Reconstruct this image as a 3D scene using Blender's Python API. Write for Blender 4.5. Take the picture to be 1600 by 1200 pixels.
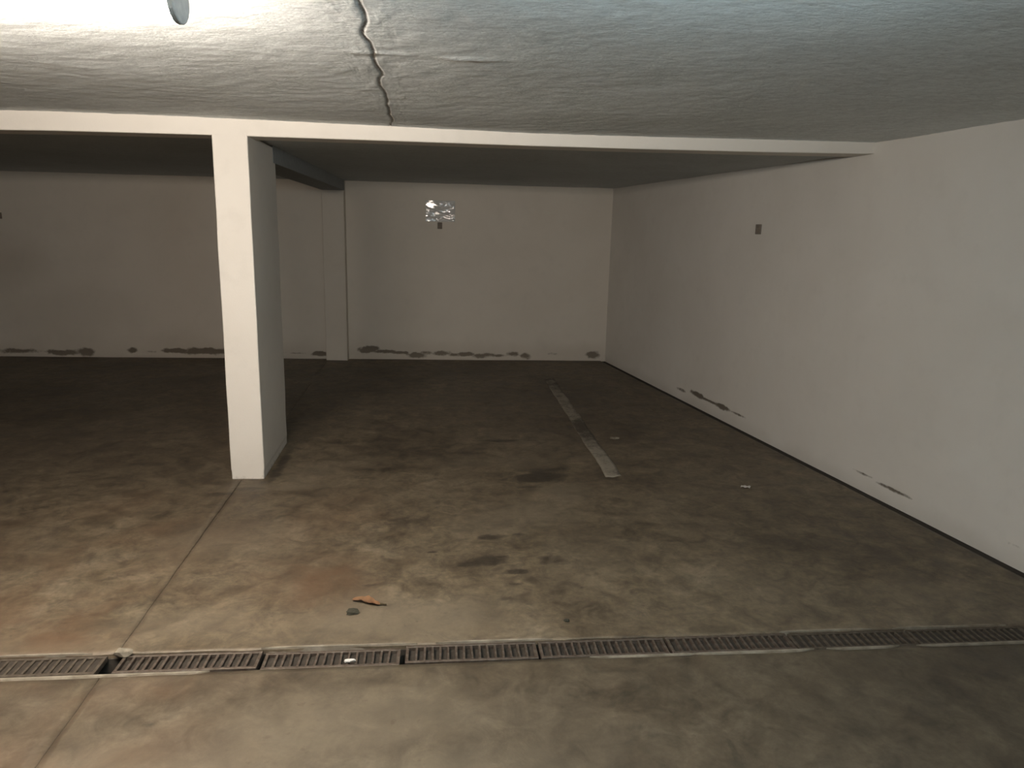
import bpy, bmesh, math, random
import numpy as np
from mathutils import Matrix, Vector

for o in list(bpy.data.objects):
    bpy.data.objects.remove(o, do_unlink=True)
scene = bpy.context.scene
COL = scene.collection
random.seed(7)
RNG = np.random.default_rng(11)

# ------------------------------------------------------------------ camera
EYE = 1.55
PITCH, ROLL, YAW, FPX = 0.2075, 0.0235, 0.126, 1135.35
cp, sp, cy, sy = math.cos(PITCH), math.sin(PITCH), math.cos(YAW), math.sin(YAW)
fw = Vector((sy * cp, cy * cp, -sp))
rt = Vector((cy, -sy, 0.0))
up = rt.cross(fw)
r2 = rt * math.cos(ROLL) + up * math.sin(ROLL)
u2 = up * math.cos(ROLL) - rt * math.sin(ROLL)
cam_data = bpy.data.cameras.new('camera')
cam_data.sensor_fit = 'HORIZONTAL'
cam_data.sensor_width = 36.0
cam_data.lens = FPX / 1600.0 * 36.0
cam_data.clip_start = 0.05
cam = bpy.data.objects.new('camera', cam_data)
COL.objects.link(cam)
M = Matrix.Identity(4)
for i in range(3):
    M[i][0], M[i][1], M[i][2] = r2[i], u2[i], -fw[i]
M.translation = Vector((0, 0, EYE))
cam.matrix_world = M
scene.camera = cam

# ------------------------------------------------------------------ world, exposure
world = bpy.data.worlds.new('world')
scene.world = world
world.use_nodes = True
world.node_tree.nodes['Background'].inputs[0].default_value = (0.02, 0.02, 0.022, 1)
world.node_tree.nodes['Background'].inputs[1].default_value = 0.3
vs = scene.view_settings
vs.view_transform = 'Standard'
vs.look = 'None'
vs.gamma = 1.0
vs.use_curve_mapping = False
vs.exposure = 0.0
# lamp settings (the luminaires themselves are built below)
WARM_COLOR, WARM_POWER = (1.0, 0.875, 0.755), 160.0
COOL_COLOR, COOL_POWER = (0.71, 0.91, 1.0), 37.0

# ------------------------------------------------------------------ measurements
YP, PXL, PXR, PD = 4.4914, -1.1815, -0.9804, 0.797       # pillar
ZB, ZC, ZBAY = 2.0432, 2.125, 2.0708                     # front beam soffit, lane ceiling, bay ceiling
TB = math.tan(-0.0443)                                   # front beam skew
YB, TK = 8.7765, math.tan(-0.0359)                       # back wall
XR, TA = 2.6587, math.tan(0.1081)                        # right wall
YD, TD = 2.505, -0.0241                                  # far edge of the drain
XLEFT, YNEAR = -9.0, -4.0
JOINT_X = -1.115
beam_y = lambda x: YP + (x - PXL) * TB
back_y = lambda x: YB + x * TK
right_x = lambda y: XR - (y - 5.0) * TA
drain_far = lambda x: 2.531 - 0.026 * (x)
drain_near = lambda x: 2.405 - 0.022 * (x)
BX = (-9, -2.6, -2.0, -1.27, -0.2, 0.6, 1.35, 2.1, 2.75, 4.5)
dz_top = lambda x: float(np.interp(x, BX, (.004, .007, .015, .012, -.002, -.014, -.011, -.004, .001, .001)))
dz_bot = lambda x: float(np.interp(x, BX, (-.016, -.016, -.005, -.001, -.001, -.003, 0, .006, .016, .016)))

# ------------------------------------------------------------------ numpy noise
_tab = RNG.random((256, 256))
def vnoise(x, y):
    xi = np.floor(x).astype(int); yi = np.floor(y).astype(int)
    fx = x - xi; fy = y - yi
    fx = fx * fx * (3 - 2 * fx); fy = fy * fy * (3 - 2 * fy)
    a = _tab[xi % 256, yi % 256]; b = _tab[(xi + 1) % 256, yi % 256]
    c = _tab[xi % 256, (yi + 1) % 256]; d = _tab[(xi + 1) % 256, (yi + 1) % 256]
    return (a * (1 - fx) + b * fx) * (1 - fy) + (c * (1 - fx) + d * fx) * fy
def fbm(x, y, octv=5, gain=.5):
    s = np.zeros_like(x); a = 1.0; t = 0
    for k in range(octv):
        s += a * vnoise(x * 2 ** k + 17.3 * k, y * 2 ** k + 5.1 * k); t += a; a *= gain
    return s / t
def sstep(a, b, v):
    t = np.clip((v - a) / (b - a), 0, 1)
    return t * t * (3 - 2 * t)
def blobs(x, y, items, rough=.55, scale=9.0):
    """irregular stain patches: (x, y, radius x, radius y, strength[, angle])"""
    out = np.zeros_like(x)
    n1 = fbm(x * scale, y * scale, 4) - .5
    for it in items:
        bx, by, rx, ry, s = it[:5]
        an = it[5] if len(it) > 5 else 0.0
        dx, dy = x - bx, y - by
        ca, sa = math.cos(an), math.sin(an)
        u = (dx * ca + dy * sa) / rx; v = (-dx * sa + dy * ca) / ry
        d = np.sqrt(u * u + v * v) + n1 * rough * 2
        out = np.maximum(out, s * (1 - sstep(.25, 1.45, d)))
    return out

# ------------------------------------------------------------------ mesh helpers
def link(name, me, mat=None, parent=None):
    o = bpy.data.objects.new(name, me)
    COL.objects.link(o)
    if mat is not None and me is not None and not me.materials:
        me.materials.append(mat)
    if parent is not None:
        o.parent = parent
    return o
def tag(o, label=None, cat=None, group=None, kind=None):
    if label: o['label'] = label
    if cat: o['category'] = cat
    if group: o['group'] = group
    if kind: o['kind'] = kind
    return o
def empty(name, loc, rz=0.0):
    o = bpy.data.objects.new(name, None)
    o.empty_display_size = 0.1
    o.location = loc; o.rotation_euler = (0, 0, rz)
    COL.objects.link(o)
    return o
def bm_box(bm, x0, x1, y0, y1, z0, z1):
    vs_ = [bm.verts.new(p) for p in ((x0, y0, z0), (x1, y0, z0), (x1, y1, z0), (x0, y1, z0),
                                     (x0, y0, z1), (x1, y0, z1), (x1, y1, z1), (x0, y1, z1))]
    for f in ((0, 3, 2, 1), (4, 5, 6, 7), (0, 1, 5, 4), (1, 2, 6, 5), (2, 3, 7, 6), (3, 0, 4, 7)):
        bm.faces.new([vs_[i] for i in f])
    return vs_
def bm_prism(bm, poly, z0, z1):
    lo = [bm.verts.new((p[0], p[1], z0)) for p in poly]
    hi = [bm.verts.new((p[0], p[1], z1)) for p in poly]
    n = len(poly)
    bm.faces.new(lo[::-1]); bm.faces.new(hi)
    for i in range(n):
        bm.faces.new((lo[i], lo[(i + 1) % n], hi[(i + 1) % n], hi[i]))
def finish(bm, name, bevel=0.0, seg=2, smooth=False):
    bmesh.ops.recalc_face_normals(bm, faces=bm.faces)
    if bevel:
        bmesh.ops.bevel(bm, geom=list(bm.edges), offset=bevel, segments=seg, affect='EDGES', profile=.5)
    me = bpy.data.meshes.new(name)
    bm.to_mesh(me); bm.free()
    if smooth:
        for p in me.polygons: p.use_smooth = True
    return me
def box_mesh(name, x0, x1, y0, y1, z0, z1, bevel=0.0):
    bm = bmesh.new(); bm_box(bm, x0, x1, y0, y1, z0, z1)
    return finish(bm, name, bevel)
def grid_mesh(name, P, attrs=None, thick=None, flip=False, smooth=True):
    """P: (n, m, 3) array of points -> quad sheet, with sides and back when thick (an offset vector) is given"""
    n, m = P.shape[:2]
    V = P.reshape(-1, 3)
    idx = np.arange(n * m).reshape(n, m)
    q = np.stack([idx[:-1, :-1], idx[1:, :-1], idx[1:, 1:], idx[:-1, 1:]], -1).reshape(-1, 4)
    if flip: q = q[:, ::-1]
    faces = q.tolist(); verts = V
    if thick is not None:
        ring = np.concatenate([idx[0, :-1], idx[:-1, -1], idx[-1, :0:-1], idx[:0:-1, 0]])
        base = len(V)
        verts = np.vstack([V, V[ring] + np.array(thick)])
        L = len(ring)
        for i in range(L):
            j = (i + 1) % L
            f = [int(ring[i]), base + i, base + j, int(ring[j])]
            faces.append(f[::-1] if not flip else f)
        cap = list(range(base, base + L))
        faces.append(cap if not flip else cap[::-1])
    me = bpy.data.meshes.new(name)
    me.from_pydata(verts.tolist(), [], faces)
    if attrs:
        for k, a in attrs.items():
            at = me.attributes.new(k, 'FLOAT', 'POINT')
            data = np.zeros(len(verts), dtype=np.float32)
            data[:n * m] = a.reshape(-1)
            at.data.foreach_set('value', data)
    if smooth:
        sm = np.zeros(len(me.polygons), dtype=bool); sm[:len(q)] = True
        me.polygons.foreach_set('use_smooth', sm)
    me.update()
    return me

# ------------------------------------------------------------------ materials
def new_mat(name):
    m = bpy.data.materials.new(name); m.use_nodes = True
    nt = m.node_tree
    return m, nt, nt.nodes['Principled BSDF']
class NT:
    def __init__(self, nt): self.nt = nt
    def n(self, t, **kw):
        nd = self.nt.nodes.new(t)
        for k, v in kw.items(): setattr(nd, k, v)
        return nd
    def l(self, a, b): self.nt.links.new(a, b)
    def coords(self, scale=(1, 1, 1)):
        tc = self.n('ShaderNodeTexCoord'); mp = self.n('ShaderNodeMapping')
        mp.inputs['Scale'].default_value = scale
        self.l(tc.outputs['Object'], mp.inputs[0])
        return mp.outputs[0]
    def noise(self, vec, scale, detail=4, rough=.55, dist=0.0):
        nd = self.n('ShaderNodeTexNoise')
        nd.inputs['Scale'].default_value = scale; nd.inputs['Detail'].default_value = detail
        nd.inputs['Roughness'].default_value = rough; nd.inputs['Distortion'].default_value = dist
        self.l(vec, nd.inputs['Vector'])
        return nd.outputs[0]
    def ramp(self, fac, stops, interp='LINEAR'):
        r = self.n('ShaderNodeValToRGB'); r.color_ramp.interpolation = interp
        e = r.color_ramp.elements
        while len(e) < len(stops): e.new(.5)
        for el, (p, c) in zip(e, stops):
            el.position = p
            el.color = (*c, 1) if hasattr(c, '__len__') else (c, c, c, 1)
        self.l(fac, r.inputs[0])
        return r.outputs[0]
    def mix(self, fac, a, b, mode='MIX'):
        m = self.n('ShaderNodeMix', data_type='RGBA', blend_type=mode)
        for s, v in ((m.inputs[0], fac), (m.inputs[6], a), (m.inputs[7], b)):
            if hasattr(v, 'links') or hasattr(v, 'is_linked'): self.l(v, s)
            elif isinstance(v, (int, float)): s.default_value = v
            else: s.default_value = (*v, 1)
        return m.outputs[2]
    def math(self, op, a, b=0.0, c=0.0):
        m = self.n('ShaderNodeMath', operation=op)
        for s, v in zip(m.inputs, (a, b, c)):
            if isinstance(v, (int, float)): s.default_value = v
            else: self.l(v, s)
        return m.outputs[0]
    def attr(self, name):
        a = self.n('ShaderNodeAttribute'); a.attribute_name = name
        return a.outputs['Fac']
    def bump(self, h, strength, dist=.01, normal=None):
        b = self.n('ShaderNodeBump')
        b.inputs['Strength'].default_value = strength; b.inputs['Distance'].default_value = dist
        self.l(h, b.inputs['Height'])
        if normal is not None: self.l(normal, b.inputs['Normal'])
        return b.outputs[0]

def mat_floor(name, k):
    m, nt, b = new_mat(name); N = NT(nt)
    v = N.coords()
    big = N.noise(v, 1.1, 5, .6, .4)
    mid = N.noise(v, 5.5, 7, .70, .5)
    fine = N.noise(v, 60, 4, .6)
    t = N.math('ADD', N.math('MULTIPLY', big, .45), N.math('MULTIPLY', mid, .55))
    col = N.ramp(t, [(.38, (.042, .031, .020)), (.46, (.072, .055, .035)), (.54, (.098, .077, .050)), (.64, (.132, .107, .073))])
    patch = N.noise(v, 9, 7, .68, .8); grain = N.noise(v, 34, 5, .7)
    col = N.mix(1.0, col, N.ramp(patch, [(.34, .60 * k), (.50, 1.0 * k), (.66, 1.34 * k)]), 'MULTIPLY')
    col = N.mix(1.0, col, N.ramp(grain, [(.30, .78), (.70, 1.2)]), 'MULTIPLY')
    rust = N.attr('rust')
    rn = N.noise(v, 3.2, 5, .6, .5)
    rm = N.math('MULTIPLY', rust, N.ramp(rn, [(.36, 0.0), (.62, 1.0)]))
    col = N.mix(N.math('MULTIPLY', rm, .8), col, (.110, .062, .033))
    pale = N.attr('pale')
    col = N.mix(N.math('MULTIPLY', pale, .75), col, (.170, .140, .098))
    grime_shade = N.attr('grime_shade')
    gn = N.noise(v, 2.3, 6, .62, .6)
    gm = N.math('MULTIPLY', grime_shade, N.ramp(gn, [(.25, .55), (.65, 1.0)]))
    col = N.mix(gm, col, (.045, .036, .027))  # dirt and the painted lamp shadow share this dark tone
    oil = N.attr('oil')
    on = N.noise(v, 14, 6, .68, .6)
    om = N.ramp(N.math('ADD', oil, N.math('MULTIPLY', N.math('SUBTRACT', on, .5), .9)), [(.16, 0.0), (.52, .85)])
    om = N.math('MULTIPLY', om, N.math('GREATER_THAN', oil, .015))
    col = N.mix(om, col, (.026, .020, .014))
    col = N.mix(N.math('MULTIPLY', N.math('SUBTRACT', fine, .35), .55), col, (.09, .072, .05))
    spk = N.noise(v, 26, 3, .5)
    col = N.mix(N.ramp(spk, [(.66, 0.0), (.74, .45)]), col, (.06, .045, .03))
    N.l(col, b.inputs['Base Color'])
    N.l(N.ramp(mid, [(.3, .48), (.7, .68)]), b.inputs['Roughness'])
    b.inputs['Specular IOR Level'].default_value = .5
    N.l(N.bump(N.math('ADD', mid, N.math('MULTIPLY', fine, .3)), .25, .006), b.inputs['Normal'])
    return m

def mat_wall(name, base, tint=(.62, .585, .53), bumps=.35):
    m, nt, b = new_mat(name); N = NT(nt)
    v = N.coords()
    big = N.noise(v, 1.3, 4, .6, .3)
    mid = N.noise(v, 7, 5, .6)
    fine = N.noise(v, 130, 3, .6)
    col = N.mix(N.ramp(big, [(.35, 0.0), (.75, .6)]), base, tint)
    col = N.mix(N.ramp(mid, [(.55, 0.0), (.8, .25)]), col, (.56, .53, .48))
    st = N.attr('stain')
    stn = N.noise(v, 24, 5, .65)
    sm = N.ramp(N.math('ADD', st, N.math('MULTIPLY', N.math('SUBTRACT', stn, .5), .9)), [(.25, 0.0), (.66, .93)])
    sm = N.math('MULTIPLY', sm, N.math('GREATER_THAN', st, .02))
    col = N.mix(sm, col, (.115, .092, .068))
    wash = N.attr('wash')
    col = N.mix(N.math('MULTIPLY', wash, .55), col, (.36, .315, .255))
    N.l(col, b.inputs['Base Color'])
    b.inputs['Roughness'].default_value = .85
    b.inputs['Specular IOR Level'].default_value = .2
    h = N.math('ADD', N.math('MULTIPLY', fine, .5), N.math('MULTIPLY', mid, .8))
    N.l(N.bump(h, bumps, .004), b.inputs['Normal'])
    return m

def mat_ceiling(name, k):
    m, nt, b = new_mat(name); N = NT(nt)
    v = N.coords((1.0, 2.0, 1.0))
    v1 = N.coords()
    big = N.noise(v1, 1.2, 4, .6, .3)
    mid = N.noise(v, 22, 6, .7, .3)
    pits = N.noise(v, 48, 4, .65, .4)
    t = N.math('ADD', N.math('MULTIPLY', big, .35), N.math('MULTIPLY', mid, .65))
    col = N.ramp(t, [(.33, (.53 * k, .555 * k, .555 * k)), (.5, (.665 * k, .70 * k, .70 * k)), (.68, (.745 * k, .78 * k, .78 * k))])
    col = N.mix(N.ramp(pits, [(.28, .7), (.42, 0.0)]), col, (.38 * k, .38 * k, .37 * k))
    st = N.attr('stain')
    stn = N.noise(v1, 60, 4, .7)
    col = N.mix(N.math('MULTIPLY', st, N.ramp(stn, [(.3, .35), (.6, 1.0)])), col, (.24, .22, .20))
    N.l(col, b.inputs['Base Color'])
    b.inputs['Roughness'].default_value = .9
    b.inputs['Specular IOR Level'].default_value = .15
    h = N.math('ADD', mid, N.math('MULTIPLY', pits, .6))
    N.l(N.bump(h, .6, .006), b.inputs['Normal'])
    return m

def mat_simple(name, col, rough=.7, metal=0.0, col2=None, nscale=30, bump=0.0, spec=.4):
    m, nt, b = new_mat(name); N = NT(nt)
    v = N.coords()
    n = N.noise(v, nscale, 4, .6)
    c2 = col2 if col2 else tuple(c * .7 for c in col)
    N.l(N.ramp(n, [(.35, c2), (.65, col)]), b.inputs['Base Color'])
    b.inputs['Roughness'].default_value = rough; b.inputs['Metallic'].default_value = metal
    b.inputs['Specular IOR Level'].default_value = spec
    if bump: N.l(N.bump(n, bump, .003), b.inputs['Normal'])
    return m
def mat_emit(name, col, power):
    m, nt, b = new_mat(name)
    b.inputs['Base Color'].default_value = (.85, .85, .82, 1)
    b.inputs['Emission Color'].default_value = (*col, 1)
    b.inputs['Emission Strength'].default_value = power
    return m
def mat_plastic_film():
    m, nt, b = new_mat('clear_plastic_film'); N = NT(nt)
    b.inputs['Base Color'].default_value = (.80, .80, .78, 1)
    b.inputs['Roughness'].default_value = .10
    b.inputs['Coat Weight'].default_value = 1.0
    b.inputs['Coat Roughness'].default_value = .08
    b.inputs['Alpha'].default_value = .55
    return m
def mat_line():
    m, nt, b = new_mat('worn_white_line_paint'); N = NT(nt)
    v = N.coords()
    n = N.noise(v, 9, 6, .65, .4); n2 = N.noise(v, 55, 4, .6)
    w = N.math('ADD', N.attr('wear'), N.math('MULTIPLY', N.math('SUBTRACT', n, .5), 1.5))
    w = N.math('ADD', w, N.math('MULTIPLY', N.math('SUBTRACT', n2, .5), .8))
    N.l(N.mix(N.ramp(w, [(.25, 0.0), (.75, 1.0)]), (.255, .225, .178), (.066, .052, .037)), b.inputs['Base Color'])
    b.inputs['Roughness'].default_value = .75
    return m

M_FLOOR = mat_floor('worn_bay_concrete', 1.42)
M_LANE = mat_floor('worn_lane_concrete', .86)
M_BACK = mat_wall('white_rendered_wall', (.70, .65, .575), (.63, .58, .505))
M_RIGHT = mat_wall('white_rendered_side_wall', (.72, .69, .64))
M_PAINT = mat_wall('white_painted_concrete', (.745, .71, .655), (.69, .65, .59), .25)
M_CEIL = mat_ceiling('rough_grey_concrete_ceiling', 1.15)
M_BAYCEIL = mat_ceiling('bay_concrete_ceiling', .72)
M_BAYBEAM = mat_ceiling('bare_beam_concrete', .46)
M_JOINT = mat_simple('dark_joint_filler', (.035, .028, .022), .95)
M_JOINTF = mat_simple('floor_joint_filler', (.075, .058, .04), .95)
M_CHAN = mat_simple('dirty_channel_concrete', (.05, .042, .032), .95, nscale=20)
M_STEEL = mat_simple('rusty_grate_steel', (.135, .112, .092), .55, .45, (.075, .052, .038), 45, .3)
M_STEEL2 = mat_simple('dirty_grate_steel', (.10, .082, .062), .7, .3, (.055, .04, .028), 45, .3)
M_SILT = mat_simple('dark_silt', (.038, .030, .022), .95, nscale=60, bump=.6)
M_KERB = mat_simple('pale_mortar_edge', (.27, .24, .19), .9, 0, (.16, .135, .10), 14, .3)
M_LINE = mat_line()
M_DARKMETAL = mat_simple('dark_oxidised_metal', (.24, .205, .17), .8, .0)
M_LAMPBODY = mat_simple('grey_polycarbonate', (.36, .36, .35), .5)
M_FILM = mat_plastic_film()
M_LEAF = mat_simple('orange_dry_leaf', (.19, .095, .044), .8, 0, (.135, .075, .038), 40)
M_STEM = mat_simple('brown_leaf_stem', (.06, .045, .02), .8)
M_PAPER = mat_simple('white_paper', (.72, .70, .66), .8, 0, (.6, .58, .54))
M_CRUMB = mat_simple('dark_debris', (.045, .042, .028), .9)
M_CONCRUMB = mat_simple('pale_concrete_crumb', (.24, .21, .16), .9, nscale=50, bump=.5)

# ------------------------------------------------------------------ floor
floor_root = tag(empty('floor', (0, 0, 0)), kind='structure')

OIL = [(.74, 4.41, .20, .10, .85, .1), (.66, 4.24, .10, .02, .5), (.80, 4.55, .22, .05, .45, .1),
       (.321, 3.235, .085, .05, .85), (.22, 3.20, .06, .035, .7), (.443, 3.10, .075, .03, .85), (.375, 3.26, .05, .02, .7),
       (.36, 3.5, .10, .04, .55), (.50, 3.53, .035, .02, .6), (.62, 3.22, .07, .06, .5), (.35, 2.86, .06, .02, .45),
       (.60, 2.90, .035, .025, .4), (.05, 3.35, .03, .015, .6), (-.23, 3.02, .04, .02, .45), (.55, 5.25, .22, .05, .45),
       (.30, 4.95, .18, .04, .35), (-.10, 3.75, .16, .16, .38, .5), (-1.05, 4.30, .11, .05, .45), (-1.2, 4.22, .12, .05, .4),
       (-.93, 4.75, .045, .40, .55), (.42, 2.98, .03, .02, .5), (.71, 2.93, .02, .015, .5), (1.9, 3.55, .12, .06, .25),
       (2.05, 3.4, .1, .05, .25), (-.86, 2.15, .03, .012, .5), (-.72, 2.16, .02, .01, .4), (1.65, 1.92, .03, .015, .5)]
GRIME_SHADE = [(.2, 7.9, 2.3, .75, .72), (-.2, 6.9, 1.1, .8, .55), (.9, 6.3, .75, .9, .55), (1.0, 5.3, .5, .5, .5), (2.0, 7.0, .7, 1.4, .45),  # bay floor dirt, plus a lamp shadow painted on the right-hand floor
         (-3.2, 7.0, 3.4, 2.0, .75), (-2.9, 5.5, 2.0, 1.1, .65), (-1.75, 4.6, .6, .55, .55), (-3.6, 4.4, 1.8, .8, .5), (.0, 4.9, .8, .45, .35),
         (1.6, 3.6, .75, .9, .45), (1.5, 2.75, .8, .35, .40), (2.2, 5.0, .3, 1.4, .3), (1.6, 1.7, 1.2, .65, .42),  # mostly the painted shadow zone right of the lit floor
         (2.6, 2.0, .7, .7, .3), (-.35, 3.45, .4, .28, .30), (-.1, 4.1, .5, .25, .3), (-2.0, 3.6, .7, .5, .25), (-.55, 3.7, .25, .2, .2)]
RUST = [(-1.5, 2.85, .7, .35, .9), (-.5, 3.15, .35, .35, .95), (-.42, 2.83, .14, .10, .9), (-1.15, 2.35, .6, .18, .55),
        (-1.25, 3.5, .5, .5, .6), (-.6, 3.8, .5, .4, .45), (-1.0, 2.0, .5, .3, .5), (-2.4, 3.3, .8, .6, .5), (-1.5, 4.0, .5, .4, .4)]
PALE = [(-.05, 2.72, .55, .20, .8), (.55, 3.75, .45, .25, .55), (.85, 4.15, .18, .2, .6), (.55, 4.75, .5, .16, .35), (.75, 3.3, .2, .4, .35), (-.9, 4.33, .5, .07, .6),
        (-.7, 4.6, .2, .3, .45), (-.1, 2.1, .6, .2, .6), (-.7, 1.9, .4, .2, .45), (.15, 1.8, .6, .3, .5), (-1.0, 3.55, .3, .25, .45), (-.95, 2.78, .35, .12, .5),
        (2.2, 2.75, .3, .12, .3), (-1.45, 2.62, .4, .05, .4), (.2, 6.5, .5, .4, .2), (1.5, 3.0, .2, .2, .2)]

def slab(c00, c10, c11, c01, step=.025, edge_rough=(), mat=None):
    """quad slab panel: corners (x, y); numbered u along x, v along y"""
    c = [np.array(p, float) for p in (c00, c10, c11, c01)]
    nu = max(2, int(np.linalg.norm(c[1] - c[0]) / step)); nv = max(2, int(np.linalg.norm(c[3] - c[0]) / step))
    u, v = np.meshgrid(np.linspace(0, 1, nu), np.linspace(0, 1, nv), indexing='ij')
    X = (1 - u) * (1 - v) * c[0][0] + u * (1 - v) * c[1][0] + u * v * c[2][0] + (1 - u) * v * c[3][0]
    Y = (1 - u) * (1 - v) * c[0][1] + u * (1 - v) * c[1][1] + u * v * c[2][1] + (1 - u) * v * c[3][1]
    wob = (fbm(X * 9, Y * 9, 4) - .5)
    if 'v0' in edge_rough: Y[:, 0] += wob[:, 0] * .012
    if 'v1' in edge_rough: Y[:, -1] += wob[:, -1] * .012
    if 'u0' in edge_rough: X[0, :] += wob[0, :] * .005
    if 'u1' in edge_rough: X[-1, :] += wob[-1, :] * .005
    Z = (fbm(X * 1.7, Y * 1.7, 4) - .5) * .006
    ed = np.minimum(np.minimum(u * (nu - 1), (1 - u) * (nu - 1)), np.minimum(v * (nv - 1), (1 - v) * (nv - 1)))
    Z -= .004
    n0 = fbm(X * 1.2 + 3, Y * 1.2, 5, .55) - .5
    grime_shade = np.zeros_like(X)
    for i, g in enumerate(GRIME_SHADE):
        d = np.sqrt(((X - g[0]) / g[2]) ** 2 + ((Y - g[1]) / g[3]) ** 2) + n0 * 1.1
        grime_shade = 1 - (1 - grime_shade) * (1 - g[4] * (1 - sstep(.35, 1.15, d)))
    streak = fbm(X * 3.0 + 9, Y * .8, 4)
    grime_shade = np.clip(grime_shade * (.05 + .55 * streak), 0, .92)
    rust = blobs(X, Y, RUST, .5, 3.0)
    pale = blobs(X, Y, PALE, .55, 4.0)
    oil = blobs(X, Y, OIL, .5, 16.0)
    me = grid_mesh('slab', np.stack([X, Y, Z], -1), dict(grime_shade=grime_shade, rust=rust, pale=pale, oil=oil), thick=(0, 0, -.10))
    return link('slab', me, mat or M_FLOOR, floor_root)

G = .0012
rgap = .058
rx = lambda y: right_x(y) - rgap
jl, jr = JOINT_X - G, JOINT_X + G
bgap = .008
EDGE = 3.6 + 1
# bay side of the drain
yb = lambda x: back_y(x) - bgap
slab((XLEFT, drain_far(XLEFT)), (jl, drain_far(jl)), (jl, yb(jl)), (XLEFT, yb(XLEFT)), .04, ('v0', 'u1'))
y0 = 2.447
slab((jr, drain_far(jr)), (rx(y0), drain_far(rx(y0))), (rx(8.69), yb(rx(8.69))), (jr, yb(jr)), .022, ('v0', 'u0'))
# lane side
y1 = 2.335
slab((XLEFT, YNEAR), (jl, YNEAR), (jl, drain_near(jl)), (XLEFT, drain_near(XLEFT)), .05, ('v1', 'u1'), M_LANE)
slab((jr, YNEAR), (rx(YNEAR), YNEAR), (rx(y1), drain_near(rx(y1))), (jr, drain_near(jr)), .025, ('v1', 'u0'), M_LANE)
# joint filler below the slab joint and the perimeter gap
for ya_, yb_, zj_, mj_ in ((YNEAR, 2.40, -.0058, M_JOINTF), (2.60, 4.50, -.0064, M_JOINTF), (4.50, 8.9, -.0046, M_FLOOR)):
    link('joint_filler', box_mesh('joint_filler', JOINT_X - .03, JOINT_X + .03, ya_, yb_, -.10, zj_), mj_, floor_root)
bm = bmesh.new()
bm_prism(bm, [(right_x(YNEAR) - .08, YNEAR), (right_x(YNEAR) + .02, YNEAR), (right_x(8.75) + .02, 8.75), (right_x(8.75) - .08, 8.75)], -.12, -.010)
link('perimeter_joint', finish(bm, 'perimeter_joint'), M_JOINT, floor_root)
# drain channel
bm = bmesh.new()
XA, XB = -5.0, 2.98
ch = lambda x, o0, o1: ((x, drain_near(x) + o0), (x, drain_far(x) + o1))
def strip(bm, f0, f1, z0, z1):
    bm_prism(bm, [(XA, f0(XA)), (XB, f0(XB)), (XB, f1(XB)), (XA, f1(XA))], z0, z1)
strip(bm, lambda x: drain_near(x) - .03, lambda x: drain_far(x) + .03, -.17, -.13)
strip(bm, lambda x: drain_near(x) - .03, lambda x: drain_near(x) + .006, -.13, -.020)
strip(bm, lambda x: drain_far(x) - .006, lambda x: drain_far(x) + .03, -.13, -.020)
link('drain_channel', finish(bm, 'drain_channel'), M_CHAN, floor_root)
# pale mortar edges along the channel (broken strips a little proud of the slab)
def mortar(x0, x1, far, w, zt):
    n = max(4, int((x1 - x0) / .03))
    xs = np.linspace(x0, x1, n); P = np.zeros((n, 4, 3))
    wv = w * (.6 + .8 * fbm(xs * 7, xs * 0 + (3.3 if far else 8.8), 3)) * np.minimum(1, np.minimum(np.arange(n), np.arange(n)[::-1]) / 2 + .15)
    for i, x in enumerate(xs):
        e = drain_far(x) if far else drain_near(x)
        s = 1 if far else -1
        ys = [e, e + s * .002, e + s * wv[i] * .7, e + s * wv[i]]
        zs = [-.018, zt, zt, -.008]
        for j in range(4): P[i, j] = (x, ys[j], zs[j])
    link('mortar_edge', grid_mesh('mortar_edge', P, flip=not far, smooth=False), M_KERB, floor_root)
for a in ((-1.55, -1.2, True), (-.6, -.02, True), (.05, .5, True), (1.42, 1.82, True), (1.9, 2.4, True), (-1.5, -.75, False), (.62, 1.05, False), (1.0, 1.5, False), (1.55, 1.85, False), (1.92, 2.6, False)):
    mortar(*a, .014, .0018)

# ------------------------------------------------------------------ back wall (with pilaster)
def axis(*segs):
    out = []
    for a, b, s in segs:
        out.append(np.arange(a, b - 1e-6, s))
    out.append(np.array([segs[-1][1]]))
    return np.concatenate(out)
BST = [(-.63, .118, .12, .030, 1), (-.60, .135, .06, .02, .8), (-.44, .090, .15, .017, .9), (-.27, .078, .13, .014, .8), (-.07, .050, .10, .024, .95),
       (.06, .078, .09, .017, .6), (.24, .075, .12, .022, .75), (.40, .058, .10, .016, .7), (.52, .066, .14, .018, .95), (.70, .048, .10, .022, .9), (.80, .062, .12, .018, .8),
       (.93, .052, .10, .014, .8), (1.10, .072, .08, .024, .7), (1.27, .046, .07, .026, .8), (1.60, .078, .07, .012, .45), (2.10, .068, .10, .034, .95),
       (-4.63, .060, .26, .022, .7), (-4.15, .045, .20, .024, .85), (-3.88, .055, .09, .032, .95), (-3.37, .080, .06, .022, .8), (-3.15, .065, .1, .01, .4),
       (-2.86, .078, .18, .020, .9), (-2.55, .076, .30, .028, 1), (-1.22, .056, .11, .020, 1), (-1.45, .06, .14, .008, .5), (-1.95, .07, .3, .02, .7)]
xs = axis((XLEFT, -5.0, .08), (-5.0, 2.34, .016))
zs = axis((-.12, 0.0, .04), (0.0, .26, .008), (.26, 2.25, .08))
X, Z = np.meshgrid(xs, zs, indexing='ij')
Y = back_y(X) + (fbm(X * 2, Z * 2, 3) - .5) * .006
st = blobs(X, Z, [(b_[0], b_[1], b_[2] * 1.1, b_[3] * 1.6, b_[4]) for b_ in BST], .45, 12.0)
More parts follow.
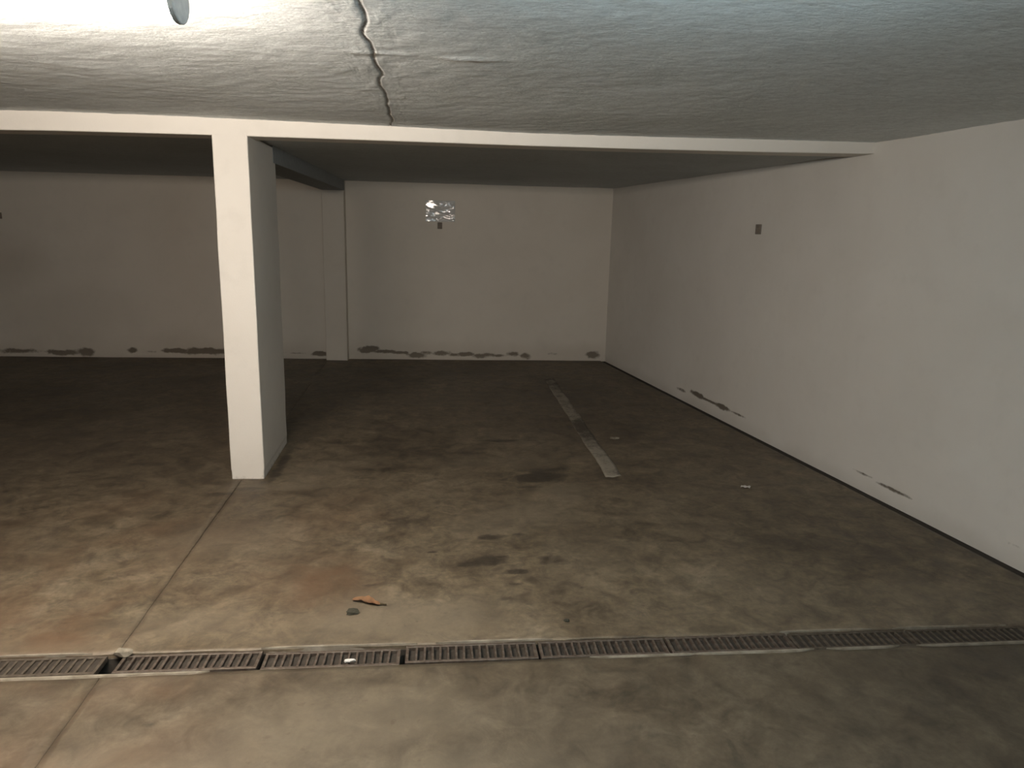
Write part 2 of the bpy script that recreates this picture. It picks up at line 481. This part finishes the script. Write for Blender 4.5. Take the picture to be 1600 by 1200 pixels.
wash = (1 - sstep(0.02, .30, Z + (fbm(X * 3, Z * 3, 4) - .5) * .3)) * .5 + .6 * blobs(X, Z, [(-4.7, 1.05, .7, .35, 1), (-4.2, .5, .9, .4, .6)], .5, 2)
Y = Y + st * .004 - (1 - sstep(.025, .045, Z)) * .004
wall_back = tag(link('wall_back', grid_mesh('wall_back', np.stack([X, Y, Z], -1), dict(stain=st, wash=wash), thick=(0, .2, 0)), M_BACK), kind='structure')
bm = bmesh.new()
bm_prism(bm, [(-1.129, 8.727), (-.878, 8.693), (-.868, 8.86), (-1.119, 8.90)], -.05, 2.12)
link('pilaster', finish(bm, 'pilaster', .006), M_BACK, wall_back)

# ------------------------------------------------------------------ right wall
RST = [(6.60, .088, .10, .012, .6), (6.30, .112, .13, .020, 1), (6.08, .106, .20, .009, .8), (5.82, .108, .13, .018, .9), (5.58, .106, .14, .008, .7),
       (4.08, .102, .10, .006, .6), (3.80, .090, .13, .008, .8), (3.0, .10, .06, .006, .35)]
ys = axis((YNEAR, 2.3, .08), (2.3, 8.78, .016))
Yg, Zg = np.meshgrid(ys, zs, indexing='ij')
Xg = right_x(Yg) + (fbm(Yg * 2 + 40, Zg * 2, 3) - .5) * .006
st = blobs(Yg, Zg, [(b_[0], b_[1], b_[2] * 1.1, b_[3] * 1.4, b_[4]) for b_ in RST], .45, 12.0)
wash = (1 - sstep(0.0, .12, Zg + (fbm(Yg * 3, Zg * 3, 4) - .5) * .15)) * .35
tag(link('wall_right', grid_mesh('wall_right', np.stack([Xg + st * .003, Yg, Zg], -1), dict(stain=st, wash=wash), thick=(.2, 0, 0), flip=True), M_RIGHT), kind='structure')
# walls behind and to the left close the hall
tag(link('wall_left', box_mesh('wall_left', XLEFT - .2, XLEFT, YNEAR - .2, 9.4, -.12, 2.25), M_BACK), kind='structure')
tag(link('wall_front', box_mesh('wall_front', XLEFT - .2, right_x(YNEAR) + .25, YNEAR - .2, YNEAR, -.12, 2.25), M_BACK), kind='structure')

# ------------------------------------------------------------------ ceilings
xs = axis((XLEFT, -3.0, .08), (-3.0, -.26, .018), (-.26, -.07, .0035), (-.07, 3.7, .018)); vs01 = axis((0, .62, .02), (.62, 1.0, .0025))
U, Vv = np.meshgrid(xs, vs01, indexing='ij')
yend = np.vectorize(beam_y)(U) + .05
Yc = YNEAR + (yend - YNEAR) * Vv
dzt = np.vectorize(dz_top)(U) * sstep(2.2, 4.3, Yc)
lump = fbm(U * 20, Yc * 30, 5, .65) - .5
Zc = ZC + dzt + lump * .006 + (fbm(U * 1.5, Yc * 1.5, 3) - .5) * .012 * (1 - sstep(3.9, 4.4, Yc))
wav = (fbm(U * 0 + 2.2, Yc * 5, 4) - .5) * .05
crack_d = np.abs(U - (-.163 + wav))
crack = np.maximum(1 - sstep(.003, .009, crack_d), .55 * (1 - sstep(.004, .024, crack_d))) * (1 - .35 * fbm(U * 0, Yc * 8, 3))
Zc = Zc + (1 - sstep(.002, .010, crack_d)) * .004
ridge = (1 - sstep(.0, .012, np.abs(Yc - 2.66 + .02 * fbm(U * 3, Yc * 0, 3)))) * sstep(-.3, -.15, U) * (1 - sstep(.15, .4, U))
Zc = Zc - ridge * .006
wj = .02 * (fbm(U * 4, U * 0, 3) - .5)
tag(link('ceiling', grid_mesh('ceiling', np.stack([U, Yc, Zc], -1), dict(stain=crack), thick=(0, 0, .2), flip=True), M_CEIL), kind='structure')
# lower slab over the parking bays
xs = axis((XLEFT, 3.0, .10)); vs01 = axis((0, 1.0, .025))
U, Vv = np.meshgrid(xs, vs01, indexing='ij')
ya = np.vectorize(beam_y)(U) + .12; yc = back_y(U) + .05
Yc = ya + (yc - ya) * Vv
Zc = ZBAY + (fbm(U * 3, Yc * 3, 4) - .5) * .008
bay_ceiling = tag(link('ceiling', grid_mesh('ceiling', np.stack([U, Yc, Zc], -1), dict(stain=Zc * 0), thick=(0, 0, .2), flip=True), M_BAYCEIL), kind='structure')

# ------------------------------------------------------------------ front beam, long beam, pillar
xs = np.concatenate([[XLEFT], np.linspace(-3.2, right_x(4.35) + .02, 60)])
P = np.zeros((len(xs), 7, 3))
for i, x in enumerate(xs):
    y = beam_y(x); zt, zb_ = ZC + dz_top(x) + .06, ZB + dz_bot(x)
    w = (vnoise(np.array([x * 3.1]), np.array([.5]))[0] - .5) * .004
    for j, (yy, zz) in enumerate(((0, zt), (w, (zt + zb_) / 2), (w, zb_ + .006), (.002, zb_ + .002), (.006, zb_), (.20, zb_ + .002), (.21, zt))):
        P[i, j] = (x, y + yy, zz)
tag(link('ceiling_beam', grid_mesh('ceiling_beam', P, smooth=False), M_PAINT),
    'white painted concrete beam across the front of the bays, above the pillar', 'beam')
bm = bmesh.new()
bm_prism(bm, [(-1.235, 5.20), (-.980, 5.20), (-.870, 8.72), (-1.128, 8.75)], 1.958, 2.09)
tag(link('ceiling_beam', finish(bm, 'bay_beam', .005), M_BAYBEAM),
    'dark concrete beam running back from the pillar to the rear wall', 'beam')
n = 90
zz = np.linspace(-.01, ZB + .012, n)
ring = [(PXL, beam_y(PXL)), (PXR, beam_y(PXR)), (PXR, beam_y(PXR) + PD), (PXL, beam_y(PXL) + PD)]
pts = []
c = .007
for k in range(4):
    p, q, r = np.array(ring[k - 1]), np.array(ring[k]), np.array(ring[(k + 1) % 4])
    d0 = (p - q) / np.linalg.norm(p - q); d1 = (r - q) / np.linalg.norm(r - q)
    pts += [q + d0 * c, q + (d0 + d1) * c * .3, q + d1 * c]
pts = np.array(pts + [pts[0]])
P = np.zeros((len(pts), n, 3))
for i, p in enumerate(pts):
    k = i % 12
    P[i, :, 0] = p[0] + (vnoise(zz * 5 + (k // 3) * 11.0, zz * 0 + 1.5) - .5) * .005
    P[i, :, 1] = p[1] + (vnoise(zz * 4 + (k // 3) * 7.0, zz * 0 + 4.5) - .5) * .004
    P[i, :, 2] = zz
# chipped foot
for i in range(len(pts)):
    P[i, :3, 0] += (P[:12, 0, 0].mean() - P[i, :3, 0]) * .03
zg = np.broadcast_to(zz, P.shape[:2])
ang = np.broadcast_to(np.arange(len(pts))[:, None] * 1.0, P.shape[:2])
pst = (1 - sstep(.0, .03, zg)) * .35
pwash = (1 - sstep(0.0, .35, zg + (fbm(ang * .7, zg * 4, 3) - .5) * .3)) * .30
tag(link('pillar', grid_mesh('pillar', P, dict(stain=pst, wash=pwash), smooth=False), M_PAINT),
    'white painted rectangular concrete pillar standing under the front beam', 'pillar')

# ------------------------------------------------------------------ parking line
xs = np.linspace(0, 1, 6); vs01 = np.linspace(0, 1, 120)
U, Vv = np.meshgrid(xs, vs01, indexing='ij')
xa = 1.188 + (1.304 - 1.188) * Vv; Yl = 4.40 + (7.60 - 4.40) * Vv
wob = (fbm(Vv * 20, U * 0 + 3, 3) - .5) * .018
Xl = xa + .108 * U + wob
Yl = Yl + (fbm(U * 4, Vv * 0, 2) - .5) * .05 * (1 - Vv)
wear = .35 + .45 * np.exp(-((Yl - 5.55) / .32) ** 2) + .25 * sstep(6.6, 7.4, Yl) - .1 * (1 - sstep(4.5, 5.1, Yl))
tag(link('parking_line', grid_mesh('parking_line', np.stack([Xl, Yl, Xl * 0 + .0012], -1), dict(wear=wear), thick=(0, 0, -.004)), M_LINE),
    'faded white parking bay line painted on the concrete floor', 'floor marking')

# ------------------------------------------------------------------ drain grates
GL = .50
def lozenge(name, w, l, h):
    bm = bmesh.new(); bm_box(bm, -w / 2, w / 2, -l / 2, l / 2, -h, 0)
    return finish(bm, name, .0012, 1)
def grate_meshes(mat, width, slatw):
    inner = width - .026
    rail = lozenge('rail', GL - .006, .013, .022)
    end = lozenge('end_bar', .012, width - .028, .020)
    sl = lozenge('slat', slatw, inner, .018)
    silt_me = None
    for me in (rail, end, sl): me.materials.append(mat)
    return rail, end, sl
ORD = []
def make_grate(x0, label, mat, width=.112, slatw=.009, zt=-.003, dy=0.0, silt=None, tilt=0.0, n=15, rim=False):
    xc = x0 + GL / 2
    yc = (drain_far(xc) + drain_near(xc)) / 2 + dy
    g = empty('drain_grate', (xc, yc, zt), math.atan(-.024))
    g.rotation_euler[0] = tilt
    tag(g, label, 'drain grate', 'steel grates in the floor drain')
    rail, end, sl = grate_meshes(mat, width, slatw)
    for s in (-1, 1):
        r = link('rail', rail, None, g); r.location = (0, s * (width / 2 - .0065), .001)
    for s in (-1, 1):
        e = link('end_bar', end, None, g); e.location = (s * (GL / 2 - .009), 0, 0)
    pitch = (GL - .03) / (n + 1)
    for k in range(n):
        o = link('slat', sl, None, g)
        o.location = (-(GL - .03) / 2 + pitch * (k + 1) + random.uniform(-.001, .001), 0, random.uniform(-.001, .0006))
        o.rotation_euler = (0, 0, random.uniform(-.03, .03))
    if silt is not None:
        xs = np.linspace(-GL / 2 + .006, GL / 2 - .006, 50); ys = np.linspace(-width / 2 + .012, width / 2 - .012, 12)
        U, V = np.meshgrid(xs, ys, indexing='ij')
        Zs = -silt + (fbm(U * 18 + x0 * 9, V * 18, 4) - .5) * .014
        link('silt', grid_mesh('silt', np.stack([U, V, np.minimum(Zs, -.001)], -1)), M_SILT, g)
    return g
GX = -1.088
make_grate(-2.147, 'dark drain grate at the left edge, beyond the grate beside the gap', M_STEEL2, silt=.008)
make_grate(-1.640, 'silt-clogged drain grate just left of the open gap', M_STEEL2, silt=.006, slatw=.010)
make_grate(GX, 'drain grate just right of the open gap, below the pillar', M_STEEL, slatw=.010, silt=.013, tilt=-.015)
make_grate(GX + .508, 'narrower drain grate with a white crumb lying on it', M_STEEL, width=.104, dy=-.008, silt=.012, zt=-.006, tilt=.01)
B0 = -.066
names = ['clean-slotted drain grate right of the dark break, nearest the frame centre', 'drain grate second to the right of the dark break',
         'drain grate third to the right of the dark break', 'dirt-filled drain grate fourth to the right of the dark break',
         'dirt-filled drain grate fifth to the right of the dark break', 'last dirt-filled drain grate at the right wall']
for k, nm in enumerate(names):
    make_grate(B0 + k * .504 * (1 if k < 5 else .995), nm, M_STEEL if k < 3 else M_STEEL2, silt=(.016, .015, .012, .008, .005, .004)[k],
               slatw=.009, zt=(-.003, -.004, -.003, -.005, -.006, -.007)[k], dy=(0, .001, 0, -.001, 0, 0)[k])

# ------------------------------------------------------------------ luminaires
def make_luminaire(loc, rz, label, emat, length=1.26):
    g = empty('batten_luminaire', loc, rz)
    tag(g, label, 'ceiling light', 'fluorescent battens on the lane ceiling')
    L = length / 2
    bm = bmesh.new(); bm_box(bm, -L + .02, L - .02, -.022, .022, -.032, 0)
    link('body', finish(bm, 'luminaire_body', .005), M_LAMPBODY, g)
    # diffuser: round tube hanging below the narrow body
    prof = [(.055 * math.sin(a_), -.084 - .055 * math.cos(a_)) for a_ in np.linspace(-math.pi, math.pi, 21)[:-1]]
    bm = bmesh.new()
    a = [bm.verts.new((-L + .025, y, z)) for y, z in prof]; b = [bm.verts.new((L - .025, y, z)) for y, z in prof]
    for i in range(len(prof)):
        j = (i + 1) % len(prof); bm.faces.new((a[i], a[j], b[j], b[i]))
    bm.faces.new(a); bm.faces.new(b[::-1])
    link('diffuser', finish(bm, 'diffuser'), emat, g)
    for s in (-1, 1):
        bm = bmesh.new()
        poly = [(y * 1.01, -.084 + (z + .084) * 1.01) for y, z in prof]
        lo = [bm.verts.new((s * (L - .024), y, z)) for y, z in poly]; hi = [bm.verts.new((s * (L - .010), y, z)) for y, z in poly]
        bm.faces.new(lo); bm.faces.new(hi[::-1])
        for i in range(len(poly)):
            j = (i + 1) % len(poly); bm.faces.new((lo[i], lo[j], hi[j], hi[i]))
        link('end_cap', finish(bm, 'end_cap', .002, 1), M_LAMPBODY, g)
    hang = box_mesh('hanger', -.008, .008, -.010, .010, -.004, (ZC - .002) - loc[2], .002); hang.materials.append(M_LAMPBODY)
    for s in (-1, 1):
        h_ = link('hanger', hang, None, g); h_.location = (s * L * .6, 0, 0)
    clip = box_mesh('clip', -.012, .012, -.003, .003, -.026, .012, .001); clip.materials.append(M_LAMPBODY)
    for s in (-1, 1):
        for k in range(3):
            c_ = link('clip', clip, None, g); c_.location = ((k - 1) * (L - .18), s * .026, -.028)
    return g
E_WARM = mat_emit('warm_diffuser', WARM_COLOR, WARM_POWER)
E_COOL = mat_emit('cool_diffuser', COOL_COLOR, COOL_POWER)
make_luminaire((-1.135, 1.815, ZC - .012), -.05, 'glaring warm fluorescent batten on the ceiling at the upper left', E_WARM)
make_luminaire((.48, 1.08, ZC - .065), -.05, 'cool fluorescent batten on the lane ceiling behind the viewer', E_COOL)

# ------------------------------------------------------------------ plastic pocket on the back wall
nx, nz = 56, 42
W, Hh = .335, .232
u, v = np.meshgrid(np.linspace(-1, 1, nx), np.linspace(-1, 1, nz), indexing='ij')
ux, vz = u * W / 2, v * Hh / 2
crum = (fbm(u * 1.6 + 7.3, v * 1.6 + 3.1, 3) - .5)
h_c = .014 + .020 * crum + .005 * np.exp(-((u * .55 + v * .85 + .25) / .12) ** 2)
h_p = .012 + .055 * (ux + .13) + .0 * vz
pu, pv = u + .74, v - .55
wt = np.exp(-(((pu * .8 - pv * .55) / .44) ** 2 + ((pu * .5 + pv * .8) / .40) ** 2) ** 2)
du, dv = u - .42, v + .62
wt2 = np.exp(-(((du * .9 - dv * .43) / .48) ** 2 + ((du * .43 + dv * .9) / .20) ** 2) ** 3)
eu, ev = u + .22, v + .22
wt3 = np.exp(-(((eu * .85 - ev * .5) / .34) ** 2 + ((eu * .5 + ev * .85) / .17) ** 2) ** 2)
h_q = .014 + .055 * (ux - .06)
h_r = .014 + .055 * (ux + .035)
h = h_c * (1 - wt) * (1 - wt2) * (1 - wt3) + h_p * wt + (h_q * wt2 + h_r * wt3 * (1 - wt2)) * (1 - wt)
h = np.maximum(h, .002)
rad = .10
P = np.stack([u * W / 2, -h, v * Hh / 2], -1)
g = empty('plastic_pocket', (.219, back_y(.219) - .004, 1.757), math.atan(TK))
tag(g, 'crumpled clear plastic document pocket stuck on the back wall, catching the light', 'plastic pocket')
link('front_film', grid_mesh('front_film', P), M_FILM, g)
bm = bmesh.new(); bm_box(bm, -W / 2 - .004, W / 2 + .004, -.002, 0, -Hh / 2 - .004, Hh / 2 + .004)
link('backing', finish(bm, 'backing', .0006, 1), mat_simple('greyed_clear_backing', (.60, .585, .55), .4), g)

# ------------------------------------------------------------------ small wall brackets
def bracket(loc, rz, label, w=.046, hgt=.068):
    g = empty('wall_bracket', loc, rz)
    tag(g, label, 'bracket', 'small dark brackets on the walls')
    link('plate', box_mesh('plate', -w / 2, w / 2, -.010, .002, -hgt / 2, hgt / 2, .003), M_DARKMETAL, g)
    bm = bmesh.new()
    bmesh.ops.create_cone(bm, cap_ends=True, segments=10, radius1=.010, radius2=.008, depth=.016, matrix=Matrix.Translation((0, -.017, .006)) @ Matrix.Rotation(math.pi / 2, 4, 'X'))
    link('bolt', finish(bm, 'bolt'), M_DARKMETAL, g)
    return g
bracket((.213, back_y(.213) - .004, 1.592), math.atan(TK), 'small dark bracket on the back wall just below the plastic pocket', .055, .075)
bracket((right_x(5.50) - .003, 5.50, 1.607), math.atan(TA) - math.pi / 2 + math.pi * 0 , 'small dark bracket alone on the right wall', .07, .076)
bracket((-4.67, back_y(-4.67) - .004, 1.588), math.atan(TK), 'small dark bracket on the back wall at the left edge', .055, .07)

# ------------------------------------------------------------------ litter
g = empty('dry_leaf', (-.235, 2.862, .0), -.35)
tag(g, 'curled orange dry leaf lying on the floor just beyond the drain', 'leaf')
n = 22
t = np.linspace(0, 1, n)[:, None]; s = np.linspace(-1, 1, 7)[None, :]
wd = .022 * np.sin(np.pi * np.clip(t * .96 + .03, 0, 1)) ** .7 * (1 + .15 * np.sin(t * 30))
P = np.stack([(-.065 + .13 * t) + 0 * s, wd * s + .006 * np.sin(t * 5), .004 + .010 * s ** 2 * np.sin(np.pi * t) + .005 * np.sin(t * 7 + s)**2], -1)
link('blade', grid_mesh('blade', P), M_LEAF, g)
bm = bmesh.new(); bm_box(bm, .060, .090, -.003, .003, .002, .007)
link('stem', finish(bm, 'stem', .001, 1), M_STEM, g)
def crumb(name, loc, size, mat, label, cat, seed, flat=.5):
    rnd = random.Random(seed)
    bm = bmesh.new(); bmesh.ops.create_icosphere(bm, subdivisions=2, radius=1)
    for v_ in bm.verts:
        k = 1 + rnd.uniform(-.28, .28)
        v_.co = Vector((v_.co.x * size[0] * k, v_.co.y * size[1] * k, max(v_.co.z, -.6) * size[0] * flat * k))
    lo = min(v_.co.z for v_ in bm.verts)
    for v_ in bm.verts: v_.co.z -= lo
    o = link(name, finish(bm, name), mat); o.location = loc
    return tag(o, label, cat)
FZ = -.004
crumb('debris_clump', (-.288, 2.785, FZ), (.026, .020), M_CRUMB, 'dark clump of debris beside the orange leaf', 'debris', 1, .4)
crumb('pebble', (.582, 2.65, FZ), (.012, .009), M_CRUMB, 'small dark pebble on the floor above the drain, right of centre', 'pebble', 2)
crumb('concrete_crumb', (-1.085, 2.545, FZ), (.030, .016), M_CONCRUMB, 'pale concrete lump at the open gap in the drain', 'concrete lump', 3, .6)
crumb('white_crumb', (-.265, 2.437, -.004), (.020, .007), M_PAPER, 'white crumb lying on a drain grate left of centre', 'litter', 4, .4)
crumb('pebble', (1.475, 5.27, FZ), (.035, .02), M_CONCRUMB, 'pale flat chip on the floor right of the parking line', 'chip', 5, .25)
bm = bmesh.new()
P = np.zeros((8, 6, 3))
for i in range(8):
    for j in range(6):
        P[i, j] = ((i - 3.5) * .008, (j - 2.5) * .007, .004 + .006 * math.sin(i * .9 + j * .5) ** 2 + .004 * (i / 8))
bm.free()
o = link('paper_scrap', grid_mesh('paper_scrap', P, thick=(0, 0, -.0008)), M_PAPER); o.location = (2.024, 4.136, 0); o.rotation_euler = (0, 0, -.6)
tag(o, 'tiny white paper scrap on the dark floor near the right wall', 'paper scrap')
